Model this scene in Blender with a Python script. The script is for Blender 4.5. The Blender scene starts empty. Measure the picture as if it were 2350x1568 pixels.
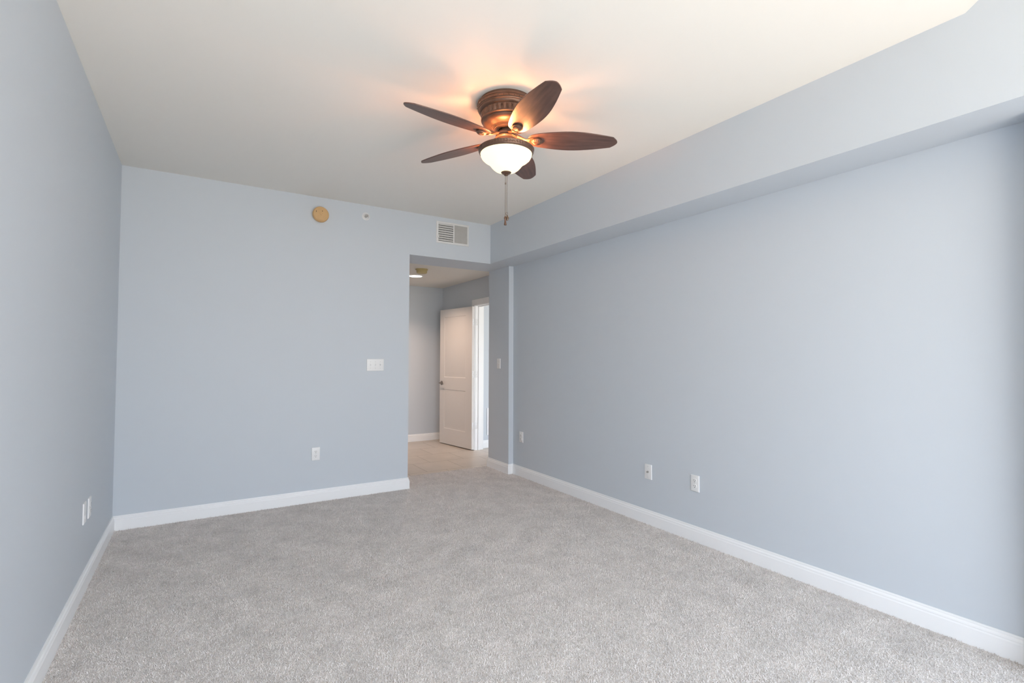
import bpy, bmesh, math, random
from mathutils import Vector, Matrix
random.seed(7)
C = bpy.context.scene.collection
S = bpy.context.scene
PI = math.pi

# ---------------------------------------------------------------- camera
F_PX, YAW, PITCH, ROLL = 1145.66, 0.561310, 0.0310175, 0.002775
CAM = Vector((0.51343, -4.72976, 1.29643))
def make_camera():
    cd = bpy.data.cameras.new('camera')
    cd.sensor_fit = 'HORIZONTAL'; cd.sensor_width = 36.0
    cd.lens = F_PX / 2350.0 * 36.0
    cd.clip_start = 0.02; cd.clip_end = 200
    co = bpy.data.objects.new('camera', cd); C.objects.link(co)
    fwd = Vector((math.sin(YAW)*math.cos(PITCH), math.cos(YAW)*math.cos(PITCH), math.sin(PITCH)))
    r0 = Vector((math.cos(YAW), -math.sin(YAW), 0)); u0 = r0.cross(fwd)
    r = math.cos(ROLL)*r0 + math.sin(ROLL)*u0
    u = -math.sin(ROLL)*r0 + math.cos(ROLL)*u0
    m = Matrix((r, u, -fwd)).transposed().to_4x4(); m.translation = CAM
    co.matrix_world = m
    S.camera = co
make_camera()

# ---------------------------------------------------------------- daylight
WORLD_STRENGTH = 7.75
def make_world():
    w = bpy.data.worlds.new('daylight'); S.world = w; w.use_nodes = True
    nt = w.node_tree; nt.nodes.clear()
    out = nt.nodes.new('ShaderNodeOutputWorld'); bg = nt.nodes.new('ShaderNodeBackground')
    tc = nt.nodes.new('ShaderNodeTexCoord'); sp = nt.nodes.new('ShaderNodeSeparateXYZ')
    mr = nt.nodes.new('ShaderNodeMapRange'); cr = nt.nodes.new('ShaderNodeValToRGB')
    mr.inputs['From Min'].default_value = -1; mr.inputs['From Max'].default_value = 1
    e = cr.color_ramp.elements
    e[0].position = 0.0; e[0].color = (0.60, 0.515, 0.405, 1)      # pale sand and deck below
    e[1].position = 1.0; e[1].color = (0.68, 0.93, 1.25, 1)       # sky overhead
    a = e.new(0.49); a.color = (0.70, 0.67, 0.62, 1)
    b = e.new(0.52); b.color = (0.72, 0.75, 0.79, 1)
    nt.links.new(tc.outputs['Generated'], sp.inputs[0]); nt.links.new(sp.outputs['Z'], mr.inputs[0])
    nt.links.new(mr.outputs[0], cr.inputs[0]); nt.links.new(cr.outputs[0], bg.inputs['Color'])
    bg.inputs['Strength'].default_value = WORLD_STRENGTH
    nt.links.new(bg.outputs[0], out.inputs[0])
make_world()
def portal(name, loc, rot, sx, sy):
    l = bpy.data.lights.new(name, 'AREA'); l.shape = 'RECTANGLE'; l.size = sx; l.size_y = sy
    l.cycles.is_portal = True
    o = bpy.data.objects.new(name, l); C.objects.link(o); o.location = loc; o.rotation_euler = rot
    return o
Y0 = -6.40                     # window wall
WIN = (0.15, 3.35, 0.02, 2.60)       # main opening behind the camera: x0, x1, z0, z1
portal('daylight_portal', ((WIN[0]+WIN[1])/2, Y0-0.01, (WIN[2]+WIN[3])/2), (PI/2, 0, PI), WIN[1]-WIN[0], WIN[3]-WIN[2])
portal('daylight_portal', (5.15, -1.51, 1.075), (PI/2, 0, PI), 1.7, 2.15)

S.view_settings.view_transform = 'Standard'
S.view_settings.look = 'None'
S.view_settings.gamma = 1.0
S.view_settings.use_curve_mapping = False
S.view_settings.exposure = 0.0
S.cycles.max_bounces = 10
S.cycles.diffuse_bounces = 7
S.cycles.use_adaptive_sampling = True
S.cycles.adaptive_threshold = 0.025
S.cycles.sample_clamp_indirect = 8
S.cycles.caustics_reflective = False
S.cycles.caustics_refractive = False
S.cycles.use_denoising = True

# ---------------------------------------------------------------- materials
def mat(name, col, rough=0.5, metal=0.0, emit=None, estr=0.0, bump=None, spec=0.5, var=None):
    m = bpy.data.materials.new(name); m.use_nodes = True
    nt = m.node_tree; b = nt.nodes['Principled BSDF']
    b.inputs['Base Color'].default_value = (*col, 1)
    b.inputs['Roughness'].default_value = rough
    b.inputs['Metallic'].default_value = metal
    b.inputs['Specular IOR Level'].default_value = spec
    if emit:
        b.inputs['Emission Color'].default_value = (*emit, 1)
        b.inputs['Emission Strength'].default_value = estr
    tc = nt.nodes.new('ShaderNodeTexCoord')
    if var:                              # (scale, amount, detail): gentle tone variation
        n = nt.nodes.new('ShaderNodeTexNoise'); n.inputs['Scale'].default_value = var[0]; n.inputs['Detail'].default_value = var[2]
        mx = nt.nodes.new('ShaderNodeMix'); mx.data_type = 'RGBA'
        mx.inputs['A'].default_value = (*[c*(1-var[1]) for c in col], 1)
        mx.inputs['B'].default_value = (*[min(1, c*(1+var[1])) for c in col], 1)
        nt.links.new(tc.outputs['Object'], n.inputs['Vector'])
        nt.links.new(n.outputs['Fac'], mx.inputs['Factor']); nt.links.new(mx.outputs['Result'], b.inputs['Base Color'])
    if bump:                             # (scale, strength, distance)
        n = nt.nodes.new('ShaderNodeTexNoise'); n.inputs['Scale'].default_value = bump[0]; n.inputs['Detail'].default_value = 3
        bp = nt.nodes.new('ShaderNodeBump'); bp.inputs['Strength'].default_value = bump[1]; bp.inputs['Distance'].default_value = bump[2]
        nt.links.new(tc.outputs['Object'], n.inputs['Vector'])
        nt.links.new(n.outputs['Fac'], bp.inputs['Height']); nt.links.new(bp.outputs[0], b.inputs['Normal'])
    return m

WALL = mat('blue_grey_paint', (0.611, 0.655, 0.703), 0.55, bump=(220, 0.06, 0.001), spec=0.3)
CEIL = mat('ceiling_paint', (0.825, 0.797, 0.748), 0.8, bump=(160, 0.08, 0.001), spec=0.2)
WHITE = mat('white_gloss_trim', (0.91, 0.915, 0.92), 0.35, bump=(60, 0.02, 0.001))
DOORP = mat('white_door_paint', (0.77, 0.74, 0.715), 0.4, bump=(60, 0.02, 0.001))
PLASTIC = mat('white_plastic', (0.85, 0.85, 0.85), 0.3, bump=(400, 0.01, 0.0005))
DARK = mat('dark_recess', (0.02, 0.02, 0.02), 0.8, bump=(100, 0.1, 0.001))
SCREW = mat('screw_metal', (0.45, 0.44, 0.43), 0.4, 0.8, bump=(300, 0.02, 0.0005))
TAN = mat('aged_tan_plastic', (0.66, 0.42, 0.20), 0.5, var=(9, 0.10, 3), bump=(300, 0.02, 0.0005))
OLIVE = mat('aged_cream_plastic', (0.55, 0.45, 0.22), 0.5, var=(12, 0.08, 3))
PAINTED = mat('painted_screw', (0.66, 0.66, 0.65), 0.4, 0.1, bump=(300, 0.02, 0.0005))
NICKEL = mat('dark_nickel', (0.30, 0.27, 0.25), 0.32, 0.9, bump=(300, 0.02, 0.0005))
LOUVER = mat('grey_louver_enamel', (0.60, 0.59, 0.57), 0.5, var=(30, 0.06, 2))  # slats in a greyer enamel than the vent frame
VENTM = mat('vent_enamel', (0.76, 0.76, 0.755), 0.4, var=(20, 0.04, 2))
BRONZE = mat('brown_bronze', (0.170, 0.098, 0.068), 0.36, 0.5, var=(25, 0.25, 4), bump=(120, 0.05, 0.0008))
CHAINM = mat('chain_metal', (0.22, 0.16, 0.12), 0.4, 0.8, bump=(900, 0.2, 0.0005))
LENS = mat('lit_lens', (0.9, 0.9, 0.88), 0.4, emit=(1.0, 0.93, 0.82), estr=6.0, bump=(40, 0.02, 0.001))
BOWL = mat('lit_frosted_glass', (0.50, 0.42, 0.30), 0.4, emit=(1.0, 0.89, 0.56), estr=1.3, bump=(30, 0.05, 0.001))

def carpet():
    m = bpy.data.materials.new('carpet'); m.use_nodes = True
    nt = m.node_tree; b = nt.nodes['Principled BSDF']; L = nt.links.new
    b.inputs['Roughness'].default_value = 1.0; b.inputs['Specular IOR Level'].default_value = 0.05
    b.inputs['Sheen Weight'].default_value = 0.15; b.inputs['Sheen Roughness'].default_value = 0.6
    tc = nt.nodes.new('ShaderNodeTexCoord')
    # twisted tufts: fine noise + cells, warped so they read as short strands
    wn = nt.nodes.new('ShaderNodeTexNoise'); wn.inputs['Scale'].default_value = 45; wn.inputs['Detail'].default_value = 2
    wa = nt.nodes.new('ShaderNodeVectorMath'); wa.operation = 'SCALE'; wa.inputs['Scale'].default_value = 0.035
    ad = nt.nodes.new('ShaderNodeVectorMath'); ad.operation = 'ADD'
    L(tc.outputs['Object'], wn.inputs['Vector']); L(wn.outputs['Color'], wa.inputs[0])
    L(tc.outputs['Object'], ad.inputs[0]); L(wa.outputs[0], ad.inputs[1])
    fine = nt.nodes.new('ShaderNodeTexNoise'); fine.inputs['Scale'].default_value = 165; fine.inputs['Detail'].default_value = 3; fine.inputs['Roughness'].default_value = 0.65
    L(ad.outputs[0], fine.inputs['Vector'])
    vor = nt.nodes.new('ShaderNodeTexVoronoi'); vor.inputs['Scale'].default_value = 190
    L(ad.outputs[0], vor.inputs['Vector'])
    big = nt.nodes.new('ShaderNodeTexNoise'); big.inputs['Scale'].default_value = 5.5; big.inputs['Detail'].default_value = 4; big.inputs['Roughness'].default_value = 0.6
    L(tc.outputs['Object'], big.inputs['Vector'])
    mid = nt.nodes.new('ShaderNodeTexNoise'); mid.inputs['Scale'].default_value = 34; mid.inputs['Detail'].default_value = 3
    L(tc.outputs['Object'], mid.inputs['Vector'])
    r = nt.nodes.new('ShaderNodeValToRGB'); e = r.color_ramp.elements
    e[0].position = 0.30; e[0].color = (0.470, 0.430, 0.405, 1)
    e[1].position = 0.70; e[1].color = (0.860, 0.815, 0.785, 1)
    a = e.new(0.46); a.color = (0.680, 0.632, 0.600, 1)
    L(fine.outputs['Fac'], r.inputs[0])
    def scale_by(src, noise, lo, hi):
        mr = nt.nodes.new('ShaderNodeMapRange'); mr.inputs['From Min'].default_value = 0.3; mr.inputs['From Max'].default_value = 0.7
        mr.inputs['To Min'].default_value = lo; mr.inputs['To Max'].default_value = hi
        L(noise, mr.inputs[0])
        v = nt.nodes.new('ShaderNodeVectorMath'); v.operation = 'SCALE'
        L(src, v.inputs[0]); L(mr.outputs[0], v.inputs['Scale'])
        return v.outputs[0]
    c = scale_by(r.outputs['Color'], big.outputs['Fac'], 0.90, 1.10)
    c = scale_by(c, mid.outputs['Fac'], 0.88, 1.12)
    L(c, b.inputs['Base Color'])
    hm = nt.nodes.new('ShaderNodeMath'); hm.operation = 'SUBTRACT'
    L(fine.outputs['Fac'], hm.inputs[0]); L(vor.outputs['Distance'], hm.inputs[1])
    bp = nt.nodes.new('ShaderNodeBump'); bp.inputs['Strength'].default_value = 0.6; bp.inputs['Distance'].default_value = 0.006
    L(hm.outputs[0], bp.inputs['Height']); L(bp.outputs[0], b.inputs['Normal'])
    return m
CARPET = carpet()
def pile_mat():
    m = bpy.data.materials.new('carpet_pile'); m.use_nodes = True
    nt = m.node_tree; b = nt.nodes['Principled BSDF']; L = nt.links.new
    b.inputs['Roughness'].default_value = 0.9; b.inputs['Specular IOR Level'].default_value = 0.1
    hi = nt.nodes.new('ShaderNodeHairInfo'); geo = nt.nodes.new('ShaderNodeNewGeometry')
    r = nt.nodes.new('ShaderNodeValToRGB'); e = r.color_ramp.elements
    e[0].position = 0.0; e[0].color = (0.64, 0.590, 0.560, 1)
    e[1].position = 1.0; e[1].color = (0.88, 0.835, 0.805, 1)
    L(hi.outputs['Random'], r.inputs[0])
    n = nt.nodes.new('ShaderNodeTexNoise'); n.inputs['Scale'].default_value = 6; n.inputs['Detail'].default_value = 4; n.inputs['Roughness'].default_value = 0.65
    L(geo.outputs['Position'], n.inputs['Vector'])
    mr = nt.nodes.new('ShaderNodeMapRange'); mr.inputs['From Min'].default_value = 0.32; mr.inputs['From Max'].default_value = 0.62
    mr.inputs['To Min'].default_value = 0.80; mr.inputs['To Max'].default_value = 1.04
    L(n.outputs['Fac'], mr.inputs[0])
    v = nt.nodes.new('ShaderNodeVectorMath'); v.operation = 'SCALE'
    L(r.outputs['Color'], v.inputs[0]); L(mr.outputs[0], v.inputs['Scale']); L(v.outputs[0], b.inputs['Base Color'])
    return m
PILE = pile_mat()
PILE_COUNT = 390000

def tiles():
    m = bpy.data.materials.new('floor_tile'); m.use_nodes = True
    nt = m.node_tree; b = nt.nodes['Principled BSDF']; L = nt.links.new
    b.inputs['Roughness'].default_value = 0.38
    tc = nt.nodes.new('ShaderNodeTexCoord'); mp = nt.nodes.new('ShaderNodeMapping')
    mp.inputs['Location'].default_value = (-0.2215, -0.592, 0)
    L(tc.outputs['Object'], mp.inputs['Vector'])
    br = nt.nodes.new('ShaderNodeTexBrick'); br.offset = 0.5; br.offset_frequency = 2
    br.inputs['Scale'].default_value = 1; br.inputs['Brick Width'].default_value = 0.457; br.inputs['Row Height'].default_value = 0.459
    br.inputs['Mortar Size'].default_value = 0.0028; br.inputs['Mortar Smooth'].default_value = 0.1
    br.inputs['Color1'].default_value = (0.54, 0.485, 0.425, 1); br.inputs['Color2'].default_value = (0.57, 0.515, 0.455, 1)
    br.inputs['Mortar'].default_value = (0.24, 0.20, 0.16, 1)
    L(mp.outputs[0], br.inputs['Vector'])
    n = nt.nodes.new('ShaderNodeTexNoise'); n.inputs['Scale'].default_value = 5; n.inputs['Detail'].default_value = 5
    L(tc.outputs['Object'], n.inputs['Vector'])
    mr = nt.nodes.new('ShaderNodeMapRange'); mr.inputs['To Min'].default_value = 0.86; mr.inputs['To Max'].default_value = 1.12
    L(n.outputs['Fac'], mr.inputs[0])
    v = nt.nodes.new('ShaderNodeVectorMath'); v.operation = 'SCALE'
    L(br.outputs['Color'], v.inputs[0]); L(mr.outputs[0], v.inputs['Scale']); L(v.outputs[0], b.inputs['Base Color'])
    bp = nt.nodes.new('ShaderNodeBump'); bp.inputs['Strength'].default_value = 0.3; bp.inputs['Distance'].default_value = 0.002; bp.invert = True
    L(br.outputs['Fac'], bp.inputs['Height']); L(bp.outputs[0], b.inputs['Normal'])
    return m
TILE = tiles()

def wood():
    m = bpy.data.materials.new('walnut_blade'); m.use_nodes = True
    nt = m.node_tree; b = nt.nodes['Principled BSDF']; L = nt.links.new
    b.inputs['Roughness'].default_value = 0.36
    tc = nt.nodes.new('ShaderNodeTexCoord'); mp = nt.nodes.new('ShaderNodeMapping')
    mp.inputs['Scale'].default_value = (4, 30, 30)
    L(tc.outputs['Object'], mp.inputs['Vector'])
    n = nt.nodes.new('ShaderNodeTexNoise'); n.inputs['Scale'].default_value = 1.6; n.inputs['Detail'].default_value = 6
    L(mp.outputs[0], n.inputs['Vector'])
    r = nt.nodes.new('ShaderNodeValToRGB'); e = r.color_ramp.elements
    e[0].position = 0.35; e[0].color = (0.092, 0.052, 0.043, 1)
    e[1].position = 0.68; e[1].color = (0.160, 0.086, 0.069, 1)
    L(n.outputs['Fac'], r.inputs[0]); L(r.outputs['Color'], b.inputs['Base Color'])
    return m
WOOD = wood()

# ---------------------------------------------------------------- mesh helpers
def link(name, bm, m, parent=None, sharp=38, recalc=True):
    if recalc: bmesh.ops.recalc_face_normals(bm, faces=bm.faces)
    lim = math.radians(sharp)
    for f in bm.faces: f.smooth = True
    for e in bm.edges:
        e.smooth = len(e.link_faces) == 2 and e.calc_face_angle(9) < lim
    me = bpy.data.meshes.new(name); bm.to_mesh(me); bm.free()
    me.materials.append(m)
    o = bpy.data.objects.new(name, me); C.objects.link(o)
    if parent: o.parent = parent
    return o
def box(bm, x0, x1, y0, y1, z0, z1, bevel=0):
    vs = [bm.verts.new(p) for p in ((x0,y0,z0),(x1,y0,z0),(x1,y1,z0),(x0,y1,z0),(x0,y0,z1),(x1,y0,z1),(x1,y1,z1),(x0,y1,z1))]
    fs = [bm.faces.new([vs[i] for i in q]) for q in ((3,2,1,0),(4,5,6,7),(0,1,5,4),(1,2,6,5),(2,3,7,6),(3,0,4,7))]
    if bevel:
        es = list({e for f in fs for e in f.edges})
        bmesh.ops.bevel(bm, geom=es, offset=bevel, segments=2, profile=0.5, affect='EDGES')
    return vs
def boxm(*a, **k):
    bm = bmesh.new(); box(bm, *a, **k); return bm
def prism(pts, axis, a, b, bm=None):
    """polygon pts extruded along axis: 'y' takes (x,z), 'x' takes (y,z), 'z' takes (x,y)"""
    bm = bm or bmesh.new()
    def P(p, t): return {'y': (p[0], t, p[1]), 'x': (t, p[0], p[1]), 'z': (p[0], p[1], t)}[axis]
    A = [bm.verts.new(P(p, a)) for p in pts]; B = [bm.verts.new(P(p, b)) for p in pts]
    bm.faces.new(A); bm.faces.new(B[::-1])
    n = len(pts)
    for i in range(n): bm.faces.new((A[i], B[i], B[(i+1) % n], A[(i+1) % n]))
    return bm
def lathe(bm, prof, seg=64, axis='z', origin=(0,0,0), disp=None, close=False):
    """prof: (r, h) list revolved about axis ('z', or 'y' with h running outward along -y)"""
    rings = []
    for r, h in prof:
        ring = []
        if r < 1e-6 and not disp:
            v = Vector((0, 0, h)) if axis == 'z' else Vector((0, -h, 0))
            ring = [bm.verts.new(v + Vector(origin))]
        else:
            for i in range(seg):
                t = 2*PI*i/seg
                rr = r + (disp(t, h) if disp else 0)
                v = Vector((rr*math.cos(t), rr*math.sin(t), h)) if axis == 'z' else Vector((rr*math.cos(t), -h, rr*math.sin(t)))
                ring.append(bm.verts.new(v + Vector(origin)))
        rings.append(ring)
    for A, B in zip(rings, rings[1:]):
        if len(A) == 1 and len(B) == 1: continue
        for i in range(seg):
            j = (i+1) % seg
            if len(A) == 1: bm.faces.new((A[0], B[i], B[j]))
            elif len(B) == 1: bm.faces.new((A[i], B[0], A[j]))
            else: bm.faces.new((A[i], B[i], B[j], A[j]))
    for ring in ((rings[0], rings[-1]) if close else ()):
        if len(ring) > 1: bm.faces.new(ring)
    return bm
def tube(bm, pts, r, seg=12, radii=None):
    pts = [Vector(p) for p in pts]; rings = []
    for i, p in enumerate(pts):
        d = (pts[min(i+1, len(pts)-1)] - pts[max(i-1, 0)]).normalized()
        up = Vector((0,0,1)) if abs(d.z) < 0.9 else Vector((1,0,0))
        a = d.cross(up).normalized(); b = d.cross(a)
        rr = radii[i] if radii else r
        rings.append([bm.verts.new(p + rr*(math.cos(2*PI*k/seg)*a + math.sin(2*PI*k/seg)*b)) for k in range(seg)])
    for A, B in zip(rings, rings[1:]):
        for k in range(seg): bm.faces.new((A[k], A[(k+1) % seg], B[(k+1) % seg], B[k]))
    bm.faces.new(rings[0]); bm.faces.new(rings[-1])
    return bm
def ball(bm, c, r, sx=1, sy=1, sz=1, u=10, v=7):
    bmesh.ops.create_uvsphere(bm, u_segments=u, v_segments=v, radius=r, matrix=Matrix.Translation(c) @ Matrix.Diagonal((sx, sy, sz, 1)))
def tag(o, label, cat, group=None, kind=None):
    o['label'] = label; o['category'] = cat
    if group: o['group'] = group
    if kind: o['kind'] = kind
    return o
def struct(o, label, cat):
    return tag(o, label, cat, kind='structure')
def empty(name, loc, rz=0):
    o = bpy.data.objects.new(name, None); C.objects.link(o)
    o.empty_display_size = 0.1; o.location = loc; o.rotation_euler = (0, 0, rz)
    return o

# ---------------------------------------------------------------- room shell
H, HS = 2.74, 2.315            # ceiling, soffit underside
XS, XR, XJ, XO = 3.204, 3.505, 3.445, 2.28
HH = 2.39                      # hall ceiling
YH0, YH1 = 0.45, 2.59
XW, XW2 = 3.805, 3.925         # hall side wall faces
TOP = 3.2

def carpet_floor():
    bm = bmesh.new()
    def quad(x0, x1, y0, y1): bm.faces.new([bm.verts.new(p) for p in ((x0,y0,0),(x1,y0,0),(x1,y1,0),(x0,y1,0))])
    quad(0, XR, Y0, -4.5); quad(0, XR, -4.5, 0); quad(XO, XJ, 0, 0.475)
    bmesh.ops.remove_doubles(bm, verts=bm.verts, dist=1e-5)
    o = link('floor', bm, CARPET, recalc=False)
    o.data.materials.append(PILE)
    struct(o, 'grey cut-pile carpet covering the room floor', 'carpet')
    # the pile itself: short twisted strands (nobody could count them)
    g = o.vertex_groups.new(name='pile')
    g.add([v.index for v in o.data.vertices if v.co.y > -4.6], 1.0, 'REPLACE')
    md = o.modifiers.new('pile', 'PARTICLE_SYSTEM'); ps = md.particle_system; st = ps.settings
    ps.seed = 3; ps.vertex_group_density = 'pile'
    st.type = 'HAIR'; st.count = PILE_COUNT; st.hair_length = 0.0115; st.hair_step = 2; st.render_step = 2; st.display_step = 2
    st.use_advanced_hair = True; st.emit_from = 'FACE'; st.use_even_distribution = True; st.use_modifier_stack = False
    st.normal_factor = 0.0014; st.factor_random = 0.0014; st.brownian_factor = 0.0014; st.length_random = 0.4
    st.root_radius = 1.0; st.tip_radius = 0.75; st.radius_scale = 0.0026; st.shape = 0.2
    st.material_slot = 'carpet_pile'
carpet_floor()
struct(link('floor_hall', prism([(1.4,0.45),(XO,0.45),(XO,0.475),(XJ,0.475),(XJ,0.45),(XW,0.45),(XW,0.64),(XW2,0.64),(XW2,-1.5),(6.5,-1.5),(6.5,1.556),(XW2,1.556),(XW2,1.47),(XW,1.47),(XW,YH1),(1.4,YH1)], 'z', -0.085, -0.005), TILE),
       'beige square floor tiles in the hall', 'tile floor')
struct(link('wall_left', boxm(-0.12, 0, Y0, 0, -0.08, TOP), WALL), 'plain grey-blue wall on the left', 'wall')
struct(link('wall_back', prism([(-0.12,-0.005),(XO,-0.005),(XO,HS),(XJ,HS),(XJ,-0.005),(XW,-0.005),(XW,TOP),(-0.12,TOP)], 'y', 0, 0.45), WALL),
       'pale blue far wall with a tall plain opening to the hall', 'wall')
struct(link('wall_right', boxm(XR, XR+0.12, Y0, 0, -0.08, TOP), WALL), 'long pale blue wall under the soffit', 'wall')
struct(link('wall_soffit', boxm(XS, XR, Y0, 0, HS, TOP), WALL), 'boxed blue soffit running along the top of the right wall', 'soffit')
ceil_prof = [(0, H), (-4.006, H), (-4.44, 3.05), (Y0, 3.05), (Y0, TOP), (0, TOP)]
struct(link('ceiling', prism(ceil_prof, 'x', 0, XS), CEIL), 'off-white flat ceiling that slopes up near the window', 'ceiling')
bm = prism([(-0.12,-0.08),(-0.12,TOP),(XR+0.12,TOP),(XR+0.12,-0.08),(WIN[1],-0.08),(WIN[1],WIN[3]),(WIN[0],WIN[3]),(WIN[0],-0.08)], 'y', Y0-0.12, Y0)
struct(link('wall_front', bm, WALL), 'wall around the wide glazed opening behind the viewer', 'wall')
struct(link('wall_shade_stub', boxm(3.385, XR, -4.50, -4.15, 0, HS), WALL), 'unseen stub wall added to shade the end of the right wall', 'wall')  # added out of view, its width set to shade the right wall's end

# hall and the sunny room off it
struct(link('wall_hall_back', boxm(1.4, XW, YH1, YH1+0.12, -0.005, HH+0.1), WALL), 'far wall of the hall with a white baseboard', 'wall')
struct(link('wall_hall_left', boxm(1.28, 1.4, 0.45, YH1+0.12, -0.005, HH+0.1), WALL), 'left end wall of the hall', 'wall')
struct(link('ceiling_hall', boxm(1.4, XW, YH0, YH1, HH, HH+0.1), CEIL), 'low hall ceiling with a downlight', 'ceiling')
DY0, DY1, DZ = 0.62, 1.485, 2.03     # rough opening of the side door
bm = prism([(-1.5,-0.005),(DY0,-0.005),(DY0,DZ),(DY1,DZ),(DY1,-0.005),(YH1+0.12,-0.005),(YH1+0.12,HH+0.1),(-1.5,HH+0.1)], 'x', XW, XW2)
struct(link('wall_hall_right', bm, WALL), 'hall side wall above and around the open door', 'wall')
YR = 1.556
struct(link('wall_side_room_back', boxm(XW2, 6.5, YR, YR+0.12, -0.005, HH+0.1), WALL), 'bright pale blue wall seen through the side doorway', 'wall')
struct(link('wall_side_room_right', boxm(6.5, 6.62, -1.62, YR+0.12, -0.005, HH+0.1), WALL), 'far wall of the side room', 'wall')
struct(link('ceiling_side_room', boxm(XW2, 6.5, -1.5, YR, HH, HH+0.1), CEIL), 'ceiling of the side room', 'ceiling')
bm = prism([(XW2,-0.005),(4.3,-0.005),(4.3,2.15),(6.0,2.15),(6.0,-0.005),(6.5,-0.005),(6.5,HH+0.1),(XW2,HH+0.1)], 'y', -1.62, -1.5)
struct(link('wall_side_room_front', bm, WALL), 'window wall of the side room', 'wall')

# ---------------------------------------------------------------- baseboards
BASE = [(0,0),(0.0145,0),(0.0145,0.076),(0.0115,0.083),(0.0125,0.087),(0.0115,0.092),(0.0065,0.099),(0.0075,0.104),(0.0060,0.110),(0,0.110)]
def sweep(path, z=0, prof=BASE):
    """sweep a baseboard profile along a plan polyline; the room lies to the LEFT of the path"""
    bm = bmesh.new(); P = [Vector(p) for p in path]; rings = []
    for i, p in enumerate(P):
        def nrm(a, b):
            d = (b-a).normalized(); return Vector((-d.y, d.x))
        if i == 0: m = nrm(P[0], P[1])
        elif i == len(P)-1: m = nrm(P[-2], P[-1])
        else:
            a, b = nrm(P[i-1], p), nrm(p, P[i+1]); m = (a+b)/(1+a.dot(b))
        rings.append([bm.verts.new((p.x+m.x*d, p.y+m.y*d, z+h)) for d, h in prof])
    n = len(prof)
    for A, B in zip(rings, rings[1:]):
        for k in range(n): bm.faces.new((A[k], B[k], B[(k+1) % n], A[(k+1) % n]))
    bm.faces.new(rings[0]); bm.faces.new(rings[-1][::-1])
    return bm
e = 0.0004
struct(link('baseboard_left', sweep([(e,-0.0145),(e,Y0+0.002)]), WHITE, sharp=20), 'white moulded baseboard under the left wall', 'baseboard')
struct(link('baseboard_back', sweep([(XO+e,0.45),(XO+e,-e),(e,-e)]), WHITE, sharp=20), 'white moulded baseboard along the far wall ending at the opening', 'baseboard')
struct(link('baseboard_right', sweep([(XR-e,-4.148),(XR-e,-e),(XJ-e,-e),(XJ-e,0.45+e),(XW-e,0.45+e)]), WHITE, sharp=20), 'white moulded baseboard along the right wall turning into the opening', 'baseboard')
struct(link('baseboard_hall', sweep([(XW-e,YH1-e),(1.4+e,YH1-e)], -0.004), WHITE, sharp=20), 'white baseboard at the far end of the hall', 'baseboard')
struct(link('baseboard_side_room', sweep([(6.498,YR-e),(3.943,YR-e)], -0.004), WHITE, sharp=20), 'white baseboard in the side room past the doorway', 'baseboard')

# ---------------------------------------------------------------- side doorway: frame and open door
JY, JZ = 1.466, 2.012
def frame():
    bm = bmesh.new()
    box(bm, XW-0.002, XW2+0.002, JY, DY1-0.001, -0.004, JZ)                 # hinge jamb
    box(bm, XW-0.002, XW2+0.002, DY0+0.001, 0.639, -0.004, JZ)             # strike jamb
    box(bm, XW-0.002, XW2+0.002, DY0+0.001, DY1-0.001, JZ, DZ-0.001)       # head jamb
    box(bm, XW+0.044, XW+0.080, JY-0.011, JY-0.0001, -0.004, JZ-0.0001)     # stops
    box(bm, XW+0.044, XW+0.080, 0.6391, 0.650, -0.004, JZ-0.0001)
    box(bm, XW+0.044, XW+0.080, 0.650, JY-0.011, JZ-0.011, JZ-0.0001)
    for x0, x1 in ((XW-0.0165, XW-0.0005), (XW2+0.0005, XW2+0.0165)):       # casings both sides
        box(bm, x0, x1, JY+0.006, JY+0.089, -0.004, JZ+0.006, bevel=0.003)
        box(bm, x0, x1, 0.549, 0.632, -0.004, JZ+0.006, bevel=0.003)
        box(bm, x0, x1, 0.549, JY+0.089, JZ+0.0062, JZ+0.089, bevel=0.003)
    return bm
struct(link('trim_1', frame(), WHITE), 'white door frame and casing in the hall side wall', 'door frame')

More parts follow.
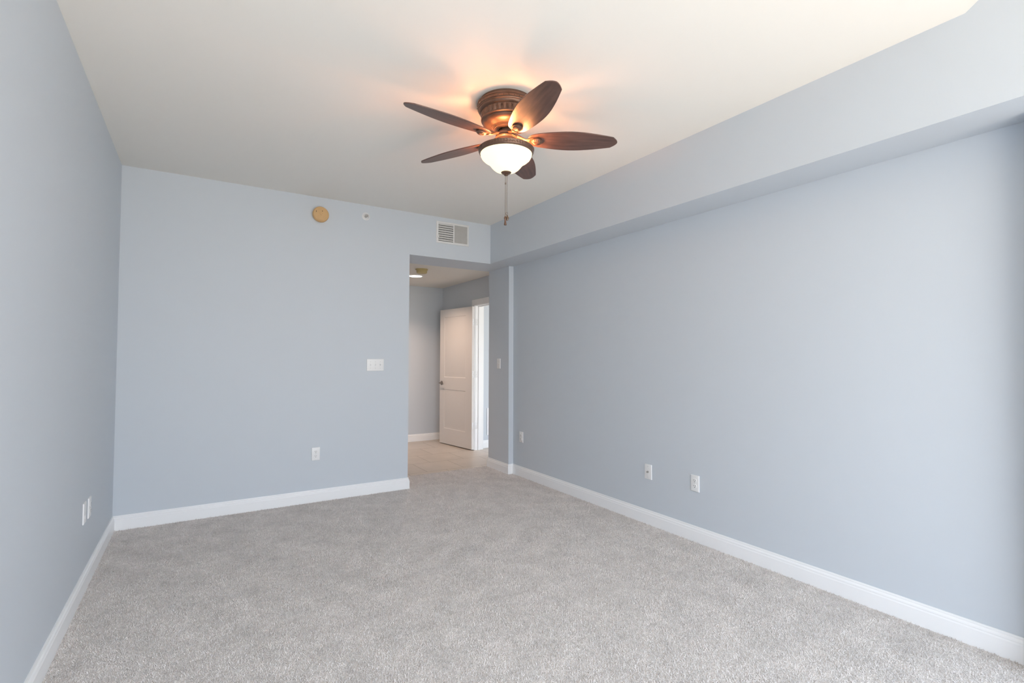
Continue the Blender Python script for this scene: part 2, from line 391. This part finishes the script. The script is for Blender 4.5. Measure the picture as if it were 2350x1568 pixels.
def make_door():
    L, T, Hd = 0.822, 0.035, 1.995
    root = empty('door_1', (XW-0.020, JY+0.004, 0.008), 0)
    ang = math.atan2(0.816, -0.122)          # leaf runs along +y, drifting out into the hall
    # local: x along the leaf from hinge to latch edge, visible face at y = +T (turned below), z up
    bm = bmesh.new()
    panels = [(0.155, 0.705, 0.225, 0.805), (0.155, 0.705, 0.985, 1.880)]
    xs = sorted({0, L, 0.155, 0.705}); zs = sorted({0, Hd, 0.225, 0.805, 0.985, 1.880})
    for face_y, sgn in ((T, -1), (0.0, 1)):
        V = {}
        def v(x, y, z):
            k = (round(x,5), round(y,5), round(z,5))
            if k not in V: V[k] = bm.verts.new((x, y, z))
            return V[k]
        for i in range(3):
            for j in range(5):
                x0, x1, z0, z1 = xs[i], xs[i+1], zs[j], zs[j+1]
                if (x0, x1, z0, z1) in panels:
                    steps = [(0, 0), (0.008, 0.0045), (0.018, 0.0048), (0.040, 0.001)]
                    rings = []
                    for ins, dep in steps:
                        y = face_y + sgn*dep
                        rings.append([v(x0+ins,y,z0+ins), v(x1-ins,y,z0+ins), v(x1-ins,y,z1-ins), v(x0+ins,y,z1-ins)])
                    for A, B in zip(rings, rings[1:]):
                        for k in range(4): bm.faces.new((A[k], A[(k+1) % 4], B[(k+1) % 4], B[k]))
                    bm.faces.new(rings[-1])
                else:
                    bm.faces.new((v(x0,face_y,z0), v(x1,face_y,z0), v(x1,face_y,z1), v(x0,face_y,z1)))
    for (xa, za), (xb, zb) in (((0,0),(L,0)), ((L,0),(L,Hd)), ((L,Hd),(0,Hd)), ((0,Hd),(0,0))):
        bm.faces.new([bm.verts.new(p) for p in ((xa,0,za),(xb,0,zb),(xb,T,zb),(xa,T,za))])
    bmesh.ops.remove_doubles(bm, verts=bm.verts, dist=1e-5)
    link('door_leaf', bm, DOORP, root, sharp=12)
    # hinges: painted leaf on the door edge, leaf on the jamb, knuckle between (jamb leaf in root space)
    for hz in (1.775, 1.043, 0.327):
        bm = bmesh.new()
        box(bm, -0.0022, -0.0002, 0.004, 0.034, hz-0.045, hz+0.045, bevel=0.0006)
        tube(bm, [(-0.004, -0.004, hz-0.045), (-0.004, -0.004, hz+0.045)], 0.0055, 12)
        h = link('hinge', bm, PLASTIC, root)
        sb = bmesh.new()
        for sz in (-0.03, 0, 0.03): ball(sb, (-0.0022, 0.019 + (0.006 if sz else -0.004), hz+sz), 0.0028, 0.4)
        link('hinge_screw', sb, SCREW, h)
        ci, si = math.cos(-ang), math.sin(-ang)
        def loc(x, y, z):                        # a point of the room in the door's own space
            dx, dy = x-root.location.x, y-root.location.y
            return Vector((ci*dx-si*dy, si*dx+ci*dy, z))
        jb = boxm(XW+0.003, XW+0.036, JY-0.0022, JY-0.0002, hz-0.045, hz+0.045, bevel=0.0006)
        for v in jb.verts: v.co = loc(*v.co)
        jl = link('jamb_leaf', jb, PLASTIC, h)
        sb = bmesh.new()
        for sz in (-0.03, 0, 0.03): ball(sb, loc(XW+0.022+(0.006 if sz else -0.004), JY-0.0022, hz+sz), 0.0028, 1, 0.5)
        link('jamb_screw', sb, SCREW, h)
    # lever handle near the latch edge
    hx, hz = L-0.052, 0.895
    bm = bmesh.new()
    lathe(bm, [(0,0.006),(0,0)][:0] or [(0.0,-T-0.010),(0.022,-T-0.010),(0.031,-T-0.006),(0.032,-T+0.0002)], 28, 'y', (hx, 0, hz))
    tube(bm, [(hx,T+0.008,hz),(hx,T+0.040,hz)], 0.0085, 14)
    hd = link('handle_rose', bm, NICKEL, root)
    bm = tube(bmesh.new(), [(hx+0.008,T+0.040,hz),(hx-0.02,T+0.041,hz),(hx-0.055,T+0.040,hz-0.004),(hx-0.095,T+0.036,hz-0.012)], 0.009, 12, [0.0095,0.0085,0.0075,0.006])
    link('lever', bm, NICKEL, hd)
    bm = boxm(L-0.0002, L+0.0012, 0.006, T-0.006, hz-0.028, hz+0.028)
    link('latch_plate', bm, NICKEL, root)
    root.rotation_euler.z = ang
    return root
d = make_door()
struct(d, 'open white two-panel door folded back against the hall wall', 'door')

def grille():
    root = empty('return_grille', (4.22, YR-0.0005, 0.370))
    w, h = 0.355, 0.385
    bm = bmesh.new()
    for a in ((-w/2, w/2, h/2-0.03, h/2), (-w/2, w/2, -h/2, -h/2+0.03), (-w/2, -w/2+0.03, -h/2+0.03, h/2-0.03), (w/2-0.03, w/2, -h/2+0.03, h/2-0.03)):
        box(bm, a[0], a[1], -0.014, 0, a[2], a[3])
    link('grille_frame', bm, WHITE, root)
    bm = bmesh.new()
    for k in range(16):
        z = -h/2+0.04+k*0.0203
        prism([(-0.010, z-0.006), (-0.002, z+0.006), (-0.0005, z+0.006), (-0.0085, z-0.006)], 'x', -w/2+0.03, w/2-0.03, bm)
    link('grille_blade', bm, WHITE, root)
    tag(root, 'white wall grille low on the bright wall past the doorway', 'vent')
grille()

# ---------------------------------------------------------------- wall plates
def plate_bm(w, h, t=0.0065):
    bm = bmesh.new(); i = 0.0055
    A = [bm.verts.new(p) for p in ((-w/2,0,-h/2),(w/2,0,-h/2),(w/2,0,h/2),(-w/2,0,h/2))]
    M = [bm.verts.new((v.co.x, -t*0.45, v.co.z)) for v in A]
    B = [bm.verts.new((v.co.x-math.copysign(i*0.35, v.co.x), -t*0.85, v.co.z-math.copysign(i*0.35, v.co.z))) for v in A]
    D = [bm.verts.new((v.co.x-math.copysign(i, v.co.x), -t, v.co.z-math.copysign(i, v.co.z))) for v in A]
    bm.faces.new(A); bm.faces.new(D[::-1])
    for P, Q in ((A, M), (M, B), (B, D)):
        for k in range(4): bm.faces.new((P[k], P[(k+1) % 4], Q[(k+1) % 4], Q[k]))
    return bm
def screw(parent, x, z, t=0.0065):
    bm = lathe(bmesh.new(), [(0.0034, t-0.0003), (0.0032, t+0.0006), (0.0022, t+0.0012), (0, t+0.0013)], 14, 'y', (x, 0, z))
    link('screw', bm, PAINTED, parent)
def outlet(loc, rz, label):
    r = empty('power_outlet', loc, rz); tag(r, label, 'power outlet', 'white duplex power outlets')
    link('cover_plate', plate_bm(0.070, 0.114), PLASTIC, r)
    for z in (0.0195, -0.0195):
        bm = bmesh.new()
        pts = []
        for k in range(32):
            a = 2*PI*k/32
            pts.append((0.0172*math.cos(a), max(-0.0135, min(0.0135, 0.0172*math.sin(a)))+z))
        prism(pts, 'y', -0.0060, -0.0088, bm)
        f = link('receptacle', bm, PLASTIC, r)
        for x, hh in ((-0.0064, 0.0082), (0.0064, 0.0068)):
            link('slot', boxm(x-0.0011, x+0.0011, -0.0092, -0.0086, z+0.0035-hh/2, z+0.0035+hh/2), DARK, f)
        link('ground_hole', lathe(bmesh.new(), [(0.0026, 0.0086), (0.0026, 0.0092), (0, 0.0092)], 12, 'y', (0, 0, z-0.0078)), DARK, f)
    screw(r, 0, 0)
    return r
def toggle(parent, x, up):
    bm = bmesh.new(); box(bm, x-0.0052, x+0.0052, -0.0070, -0.0060, -0.0122, 0.0122)
    link('toggle_slot', bm, DARK if False else VENTM, parent)
    s = 1 if up else -1
    bm = prism([(-0.0065, -0.005), (-0.0065, 0.005), (-0.0185, s*0.0095+0.0025), (-0.0185, s*0.0095-0.0025)], 'x', x-0.0041, x+0.0041)
    link('toggle', bm, PLASTIC, parent)
def switch(loc, rz, gangs, label, name):
    r = empty(name, loc, rz); tag(r, label, 'light switch')
    link('cover_plate', plate_bm(0.070+0.0465*(gangs-1), 0.114), PLASTIC, r)
    for g in range(gangs):
        x = (g-(gangs-1)/2)*0.0465
        toggle(r, x, g != 1)
        screw(r, x, 0.030); screw(r, x, -0.030)
    return r
def jack(loc, rz, label, nz=0.0):
    r = empty('cable_outlet', loc, rz); tag(r, label, 'cable outlet')
    link('cover_plate', plate_bm(0.070, 0.114), PLASTIC, r)
    bm = lathe(bmesh.new(), [(0.0085, 0.0062), (0.0085, 0.0095), (0.0055, 0.0096), (0.0055, 0.019), (0.0035, 0.019), (0.0030, 0.014), (0, 0.014)], 6, 'y', (0, 0, nz))
    link('coax_socket', bm, SCREW, r)
    screw(r, 0, 0.041); screw(r, 0, -0.041)
    return r
OFF = 0.0003
outlet((1.420, -OFF, 0.427), 0, 'white power outlet on the far wall below the triple light switch')
outlet((XR-OFF, -0.170, 0.427), -PI/2, 'small white power outlet on the right wall closest to the hall opening')
outlet((XR-OFF, -2.410, 0.408), -PI/2, 'white power outlet on the right wall beside the cable outlet, nearest the viewer')
outlet((OFF, -0.992, 0.428), PI/2, 'white power outlet on the left wall, the one closer to the room corner')
jack((XR-OFF, -1.977, 0.405), -PI/2, 'white cable outlet with a protruding socket on the long right wall')
def data_plate(loc, rz, label):
    r = empty('data_outlet', loc, rz); tag(r, label, 'data outlet')
    link('cover_plate', plate_bm(0.070, 0.114), PLASTIC, r)
    link('jack_port', boxm(-0.0095, 0.0095, -0.0085, -0.0060, -0.031, -0.012, bevel=0.0008), PLASTIC, r)
    screw(r, 0, 0.041); screw(r, 0, -0.041)
    return r
data_plate((OFF, -1.142, 0.434), PI/2, 'slim white data outlet on the left wall just left of the power outlet')
switch((1.947, -OFF, 1.217), 0, 3, 'white triple light switch on the far wall left of the opening', 'triple_light_switch')
switch((XJ-OFF, 0.212, 1.220), -PI/2, 1, 'white single light switch on the shaded side of the opening', 'light_switch')

# ---------------------------------------------------------------- alarm, sprinkler and vent on the far wall
def alarm():
    r = empty('smoke_alarm', (1.428, -OFF, 2.578)); tag(r, 'round tan smoke alarm high on the far wall', 'smoke alarm')
    bm = lathe(bmesh.new(), [(0,0),(0.066,0),(0.066,0.012),(0.070,0.014),(0.070,0.032),(0.067,0.040),(0.0625,0.0435),(0.0590,0.0425),(0.0575,0.0435),(0,0.0455)], 56, 'y')
    link('alarm_body', bm, TAN, r)
    bm = boxm(-0.028, 0.022, -0.0470, -0.0430, -0.052, -0.018, bevel=0.001)
    link('test_button', bm, TAN, r)
    bm = lathe(bmesh.new(), [(0.013,0.044),(0.013,0.0475),(0.010,0.0485),(0.0095,0.046),(0,0.046)], 24, 'y', (0.001, 0, 0.004))
    link('horn_cap', bm, TAN, r)
    bm = bmesh.new()
    ball(bm, (0.010, -0.0455, 0.028), 0.0035, 0.7, 0.5, 1.4); 
    link('indicator_light', bm, DARK, r)
    bm = boxm(-0.043, -0.0395, -0.0460, -0.0430, 0.012, 0.026)
    link('test_slot', bm, DARK, r)
alarm()
def sprinkler():
    r = empty('fire_sprinkler', (1.841, -OFF, 2.628)); tag(r, 'small round white fire sprinkler in the far wall near the ceiling', 'sprinkler')
    bm = lathe(bmesh.new(), [(0,0),(0.037,0),(0.0375,0.003),(0.034,0.007),(0.027,0.0085),(0.0245,0.006),(0.0225,0.0012),(0,0.0010)], 40, 'y')
    link('escutcheon', bm, PLASTIC, r)
    bm = lathe(bmesh.new(), [(0.0125,0.001),(0.0125,0.012),(0.008,0.014),(0.006,0.024),(0,0.024)], 20, 'y')
    for s in (-1, 1): tube(bm, [(s*0.009,-0.012,0),(s*0.013,-0.020,0),(s*0.007,-0.030,0)], 0.0022, 8)
    link('sprinkler_body', bm, SCREW, r)
    bm = boxm(-0.014, 0.014, -0.0325, -0.0305, -0.004, 0.012, bevel=0.0006)
    for k in range(3): box(bm, -0.012+k*0.009, -0.006+k*0.009, -0.034, -0.030, -0.010, -0.003)
    link('deflector', bm, SCREW, r)
sprinkler()
def vent():
    x0, x1, z0, z1 = 2.562, 2.936, 2.470, 2.696
    w, h = x1-x0, z1-z0
    r = empty('air_vent', ((x0+x1)/2, -OFF, (z0+z1)/2)); tag(r, 'white rectangular air vent high on the far wall above the opening', 'vent')
    b = 0.021
    bm = boxm(-w/2+b, w/2-b, -0.0010, -0.0002, -h/2+b, h/2-b)
    link('duct_shade_sheet', bm, DARK, r)  # dark sheet on the solid wall stands in for shade inside a duct
    bm = bmesh.new()
    o = [(-w/2,-h/2),(w/2,-h/2),(w/2,h/2),(-w/2,h/2)]
    def ring(ins, y): return [bm.verts.new((x-math.copysign(ins, x), y, z-math.copysign(ins, z))) for x, z in o]
    R = [ring(0, 0), ring(0, -0.004), ring(0.004, -0.008), ring(b-0.004, -0.012), ring(b, -0.011), ring(b, 0)]
    for A, B in zip(R, R[1:]):
        for k in range(4): bm.faces.new((A[k], A[(k+1) % 4], B[(k+1) % 4], B[k]))
    box(bm, 0.008-0.005, 0.008+0.007, -0.0105, -0.001, -h/2+b, h/2-b)
    link('vent_frame', bm, VENTM, r, sharp=20)
    n = 8; zz0, zz1 = -h/2+b, h/2-b; p = (zz1-zz0)/n
    for k in range(n):
        z = zz1 - k*p
        bm = prism([(-0.0098, z-0.0015), (-0.0088, z-0.0005), (-0.0018, z-p+0.0068), (-0.0028, z-p+0.0052), (-0.0094, z-p+0.0062)], 'x', -w/2+b+0.0005, 0.003)
        link('louver', bm, LOUVER, r)
    xa, xb = 0.015, w/2-b; n = 20; p = (xb-xa)/n
    for k in range(n):
        x = xa+(k+0.5)*p
        bm = bmesh.new()
        prism([(x-p*0.46, -0.0020), (x+p*0.30, -0.0085), (x+p*0.44, -0.0078), (x-p*0.30, -0.0014)], 'z', zz0+0.0004, zz1-0.0004, bm)
        link('vertical_blade', bm, LOUVER, r)
    for s in (-1, 1): link('screw', lathe(bmesh.new(), [(0.004,0.0105),(0.0037,0.0130),(0,0.0134)], 12, 'y', (s*(w/2-0.010), 0, 0)), VENTM, r)
    link('damper_lever', boxm(-w/2+b-0.008, -w/2+b+0.003, -0.020, -0.008, -0.062, -0.040, bevel=0.001), VENTM, r)
vent()

# ---------------------------------------------------------------- hall ceiling fittings
DLX, DLY = 2.985, 1.660
def downlight():
    r = empty('recessed_downlight', (DLX, DLY, HH)); tag(r, 'round recessed downlight glowing in the hall ceiling', 'ceiling light')
    bm = lathe(bmesh.new(), [(0.088,-0.0002),(0.106,-0.0002),(0.107,-0.003),(0.103,-0.006),(0.092,-0.007),(0.088,-0.005)], 48)
    link('trim_ring', bm, WHITE, r)
    bm = lathe(bmesh.new(), [(0,-0.0095),(0.05,-0.0085),(0.0878,-0.0048)], 48)
    link('lens', bm, LENS, r)
    l = bpy.data.lights.new('downlight_lamp', 'AREA'); l.shape = 'DISK'; l.size = 0.14; l.energy = 11.5; l.color = (1.0, 0.72, 0.55); l.spread = math.radians(126)
    o = bpy.data.objects.new('downlight_lamp', l); C.objects.link(o); o.parent = r; o.location = (0, 0, -0.014)
downlight()
def detector():
    r = empty('smoke_detector', (2.862, 1.128, HH)); tag(r, 'round yellowed smoke detector on the hall ceiling by the downlight', 'smoke alarm')
    bm = lathe(bmesh.new(), [(0,-0.0002),(0.076,-0.0002),(0.078,-0.006),(0.076,-0.011),(0.068,-0.013)], 48)
    link('mounting_base', bm, OLIVE, r)
    bm = lathe(bmesh.new(), [(0.066,-0.012),(0.067,-0.030),(0.064,-0.032),(0.066,-0.035),(0.063,-0.048),(0.052,-0.053),(0,-0.055)], 48)
    link('detector_body', bm, OLIVE, r)
detector()

# ---------------------------------------------------------------- ceiling fan
AX, AY = 1.9676, -2.35
def fan():
    r = empty('ceiling_fan', (AX, AY, H))
    tag(r, 'brown five-blade ceiling fan with a lit frosted glass bowl', 'ceiling fan')
    Z = lambda z: z-H
    # motor housing
    prof = [(0.150,2.7399),(0.150,2.724),(0.160,2.7235),(0.1655,2.720),(0.1655,2.7135),(0.1625,2.711),(0.1635,2.709),(0.1632,2.697),(0.1605,2.6955),
            (0.1620,2.6935),(0.1605,2.689),(0.1570,2.6875),(0.1565,2.684),(0.1535,2.676),(0.1475,2.671),(0.1430,2.6700)]
    prof += [(0.1425-0.0035*k/12, 2.6690-0.031*k/12) for k in range(13)]
    prof += [(0.1420,2.6365),(0.1435,2.6325),(0.1425,2.6275),(0.1370,2.6250),(0.1340,2.6215),(0.1355,2.6180),(0.1335,2.6120),(0.1300,2.6085),
             (0.1285,2.6065),(0.1200,2.6005),(0.1080,2.5960),(0.0950,2.5925),(0.0860,2.5905),(0.0855,2.5885),(0.0800,2.5880),(0.0795,2.5855),(0.0735,2.5850),(0.0728,2.5815),(0.0650,2.5800),(0.0640,2.5770),(0.0440,2.5765)]
    def leaf(t, h):
        z = h+H
        if not (2.638 <= z <= 2.6685): return 0
        u = (2.6685-z)/0.0305; n = 30
        c = (t*n/(2*PI)) % 1.0 - 0.5
        wdt = 0.34*math.sqrt(max(0, 1-(u*0.95)**2.2))+0.02
        d = 0.0042*max(0, 1-(c/wdt)**2) if abs(c) < wdt else 0
        rim = 0.0022 if abs(abs(c)-wdt-0.05) < 0.045 else 0
        dart = 0.0020 if abs(abs(c)-0.5) < 0.05 else 0
        return max(d, rim, dart)-0.0015
    bm = lathe(bmesh.new(), [(a, Z(b)) for a, b in prof], 600, disp=leaf)
    for k in range(34):
        a = 2*PI*k/34
        ball(bm, (0.1638*math.cos(a), 0.1638*math.sin(a), Z(2.7032)), 0.0032, u=8, v=6)
    link('motor_housing', bm, BRONZE, r, sharp=30)
    # turning hub with neck
    bm = lathe(bmesh.new(), [(0.0400,Z(2.5768)),(0.0400,Z(2.5600)),(0.056,Z(2.5585)),(0.060,Z(2.5560)),(0.060,Z(2.5430)),(0.056,Z(2.5405)),(0.030,Z(2.5400)),(0.030,Z(2.532))], 48)
    link('hub', bm, BRONZE, r, sharp=30)
    # fitter plate of the lamp
    bm = lathe(bmesh.new(), [(0.0,Z(2.5385)),(0.058,Z(2.5385)),(0.0620,Z(2.5365)),(0.0620,Z(2.5330)),(0.0585,Z(2.5315)),(0.0600,Z(2.5290)),(0.0570,Z(2.5265)),(0.0560,Z(2.5000)),(0.050,Z(2.4930)),(0.012,Z(2.4920)),(0.010,Z(2.340))], 48)
    link('light_fitter', bm, BRONZE, r, sharp=30)
    # rim ring that holds the glass
    def notch(t, h):
        z = h+H
        return 0.0012*(1 if math.sin(t*60) > 0.25 else 0) if 2.452 < z < 2.462 else 0
    bm = lathe(bmesh.new(), [(0.1470,Z(2.4670)),(0.1560,Z(2.4690)),(0.1585,Z(2.4665)),(0.1570,Z(2.4630)),(0.1555,Z(2.4610)),(0.1545,Z(2.4535)),(0.1550,Z(2.4510)),(0.1530,Z(2.4470)),(0.1500,Z(2.4420)),(0.1470,Z(2.4400)),(0.1440,Z(2.4420)),(0.1470,Z(2.4670))], 480, disp=notch)
    link('bowl_rim', bm, BRONZE, r, sharp=35)
    for k in range(3):                                     # thin arms carrying the rim
        a = 2*PI*k/3+0.6
        bm = tube(bmesh.new(), [(0.050*math.cos(a),0.050*math.sin(a),Z(2.505)), (0.10*math.cos(a),0.10*math.sin(a),Z(2.482)), (0.150*math.cos(a),0.150*math.sin(a),Z(2.4660))], 0.004, 8)
        link('rim_arm', bm, BRONZE, r)
    # glass bowl
    g = [(0.1465,2.4600),(0.1462,2.4440),(0.1435,2.4300),(0.1370,2.4180),(0.1260,2.4080),(0.1130,2.4000),(0.1010,2.3910),(0.0920,2.3810),(0.0835,2.3700),(0.0740,2.3595),(0.0610,2.3495),(0.0450,2.3425),(0.0290,2.3388),(0.0120,2.3375)]
    t = 0.004
    inner = [(max(a-t, 0.0115), b+t*0.7) for a, b in g][::-1]
    bm = lathe(bmesh.new(), [(a, Z(b)) for a, b in g] + [(a, Z(b)) for a, b in inner[:-1]] + [(0.1425, Z(2.4600)), (0.1465, Z(2.4600))], 96)
    bowl = link('glass_bowl', bm, BOWL, r, sharp=60)
    bowl['label'] = 'frosted glass bowl glowing white'
    # finial
    bm = lathe(bmesh.new(), [(0.0,Z(2.3415)),(0.024,Z(2.3410)),(0.0290,Z(2.3380)),(0.0285,Z(2.3355)),(0.0220,Z(2.3305)),(0.0120,Z(2.3262)),(0.0085,Z(2.3245)),(0.0085,Z(2.3232)),(0.0120,Z(2.3225)),(0.0115,Z(2.3213)),(0.0060,Z(2.3197)),(0.0030,Z(2.3188)),(0,Z(2.3185))], 36)
    link('finial', bm, BRONZE, r)
    # pull chains (offset across the view so both show)
    rt = Vector((math.cos(YAW), -math.sin(YAW), 0))
    for off, zend, kind in ((-0.0040, 2.0905, 'bell'), (0.0042, 2.1120, 'loop')):
        p = rt*off
        bm = tube(bmesh.new(), [(p.x, p.y, Z(2.3235)), (p.x, p.y, Z(zend))], 0.0011, 8)
        n = int((2.322-zend)/0.0042)
        for k in range(n): ball(bm, (p.x, p.y, Z(2.322-k*0.0042)), 0.0015, u=6, v=4)
        ch = link('pull_chain', bm, CHAINM, r)
        if kind == 'bell':
            bm = lathe(bmesh.new(), [(0,Z(2.2835)),(0.0028,Z(2.280)),(0.0034,Z(2.275)),(0.0028,Z(2.270)),(0,Z(2.2665))], 12, origin=(p.x, p.y, 0))
            link('chain_bead', bm, CHAINM, ch)
            bm = lathe(bmesh.new(), [(0,Z(2.0915)),(0.0030,Z(2.0905)),(0.0050,Z(2.0840)),(0.0075,Z(2.0800)),(0.0078,Z(2.0770)),(0.0055,Z(2.0740)),(0.0048,Z(2.0650)),(0.0055,Z(2.0550)),(0.0078,Z(2.0430)),(0.0080,Z(2.0400)),(0.0070,Z(2.0385)),(0,Z(2.0385))], 20, origin=(p.x, p.y, 0))
            link('chain_pendant', bm, BRONZE, ch)
        else:
            bm = bmesh.new()
            ov = [(p.x+0.0042*math.cos(a)*rt.x, p.y+0.0042*math.cos(a)*rt.y, Z(2.1040)+0.0085*math.sin(a)) for a in [2*PI*k/16 for k in range(17)]]
            tube(bm, ov, 0.0013, 8)
            q = p + rt*0.0030
            lathe(bm, [(0,Z(2.0955)),(0.0028,Z(2.0945)),(0.0045,Z(2.0870)),(0.0090,Z(2.0800)),(0.0105,Z(2.0765)),(0.0085,Z(2.0740)),(0.0065,Z(2.0700)),(0.0040,Z(2.0640)),(0,Z(2.0630))], 20, origin=(q.x, q.y, 0))
            link('chain_pendant', bm, CHAINM, ch)
    # blades
    pit = math.radians(-13.5); ZB = 2.5275
    hw = [(0.1210,0.012),(0.1240,0.021),(0.1300,0.031),(0.1420,0.0430),(0.1600,0.0515),(0.1850,0.0585),(0.2170,0.0645),(0.2500,0.0700),(0.2900,0.0752),(0.3300,0.0788),(0.3640,0.0800),(0.4000,0.0790),(0.4380,0.0757),(0.4750,0.0705),(0.5120,0.0642),(0.5500,0.0565),(0.5800,0.0500),(0.6050,0.0440),
          (0.6120,0.0375),(0.6190,0.0310),(0.6255,0.0240),(0.6310,0.0165),(0.6350,0.0085)]
    tip = 0.6370
    def tilt(x, y, z):
        return (x, y*math.cos(pit)-z*math.sin(pit), y*math.sin(pit)+z*math.cos(pit))
    bm = bmesh.new()
    outl = [(0.1200, 0)] + [(x, w) for x, w in hw] + [(tip, 0)] + [(x, -w) for x, w in hw[::-1]]
    b = 0.0012
    lay = []
    for z, ins in ((-0.0030, b), (-0.0030+b, 0), (0.0030-b, 0), (0.0030, b)):
        lay.append([bm.verts.new(tilt(0.38+(x-0.38)*(1-ins/0.26), y*(1-ins/0.08), z)) for x, y in outl])
    for A, B in zip(lay, lay[1:]):
        for k in range(len(A)):
            j = (k+1) % len(A); bm.faces.new((A[k], A[j], B[j], B[k]))
    bm.faces.new(lay[0]); bm.faces.new(lay[-1][::-1])
    blade = link('blade', bm, WOOD, r, sharp=30)
    blade.location = (0, 0, Z(ZB))
    # iron: arm from the hub, bracket under the blade
    bm = bmesh.new()
    arm = [(0.052,0,0.0205),(0.072,0,0.0165),(0.092,0,0.0070),(0.110,0,-0.0030),(0.132,0,-0.0075)]
    wd = [0.017,0.0125,0.0105,0.0125,0.020]; th = [0.0090,0.0080,0.0070,0.0060,0.0040]
    rings = []
    for (x, y, z), w_, t_ in zip(arm, wd, th):
        f = min(1, max(0, (x-0.07)/0.05))
        ring = []
        for k in range(12):
            a = 2*PI*k/12
            yy, zz = w_*math.cos(a), t_*math.sin(a)
            ring.append(bm.verts.new((x, yy, z+zz+yy*math.sin(pit)*f)))
        rings.append(ring)
    for A, B in zip(rings, rings[1:]):
        for k in range(12): bm.faces.new((A[k], A[(k+1) % 12], B[(k+1) % 12], B[k]))
    bm.faces.new(rings[0]); bm.faces.new(rings[-1])
    pl = [(0.124,-0.016),(0.140,-0.026),(0.172,-0.028),(0.198,-0.012),(0.198,0.012),(0.172,0.028),(0.140,0.026),(0.124,0.016)]
    A = [bm.verts.new(tilt(x, y, -0.0032)) for x, y in pl]; B = [bm.verts.new(tilt(x, y, -0.0068)) for x, y in pl]
    bm.faces.new(A); bm.faces.new(B)
    for k in range(len(pl)): bm.faces.new((A[k], A[(k+1) % len(pl)], B[(k+1) % len(pl)], B[k]))
    iron = link('blade_iron', bm, BRONZE, blade, sharp=40)
    bm = bmesh.new()
    def shell(t, h): return 0
    nseg = 72; rings = []
    for rr, hh in ((0.0290,-0.0064),(0.0300,-0.0090),(0.0290,-0.0125),(0.0262,-0.0138),(0.0245,-0.0128),(0.0225,-0.0150),(0.0170,-0.0185),(0.0110,-0.0205),(0.0060,-0.0225),(0.0025,-0.0230)):
        ring = []
        for k in range(nseg):
            t = 2*PI*k/nseg
            dh = -0.0022*(0.5+0.5*math.cos(14*t)) if 0.009 < rr < 0.024 else 0
            ring.append(bm.verts.new(tilt(0.1720+1.06*rr*math.cos(t), rr*math.sin(t), hh+dh)))
        rings.append(ring)
    for P, Q in zip(rings, rings[1:]):
        for k in range(nseg): bm.faces.new((P[k], P[(k+1) % nseg], Q[(k+1) % nseg], Q[k]))
    bm.faces.new(rings[0]); bm.faces.new(rings[-1])
    med = link('medallion', bm, BRONZE, blade, sharp=40)
    for k in range(5):
        ang = 0.1264+PI-k*2*PI/5
        if k == 0: bl = blade
        else:
            bl = blade.copy(); C.objects.link(bl); bl.parent = r
            for c in (iron, med):
                cc = c.copy(); C.objects.link(cc); cc.parent = bl
        bl.rotation_euler = (0, 0, ang)
    # bulbs inside the bowl
    for k in range(3):
        a = 2*PI*k/3+1.65
        l = bpy.data.lights.new('bulb', 'POINT'); l.energy = 4.3; l.color = (1.0, 0.39, 0.15); l.shadow_soft_size = 0.018
        o = bpy.data.objects.new('bulb', l); C.objects.link(o); o.parent = r
        o.location = (0.066*math.cos(a), 0.066*math.sin(a), Z(2.438))
fan()
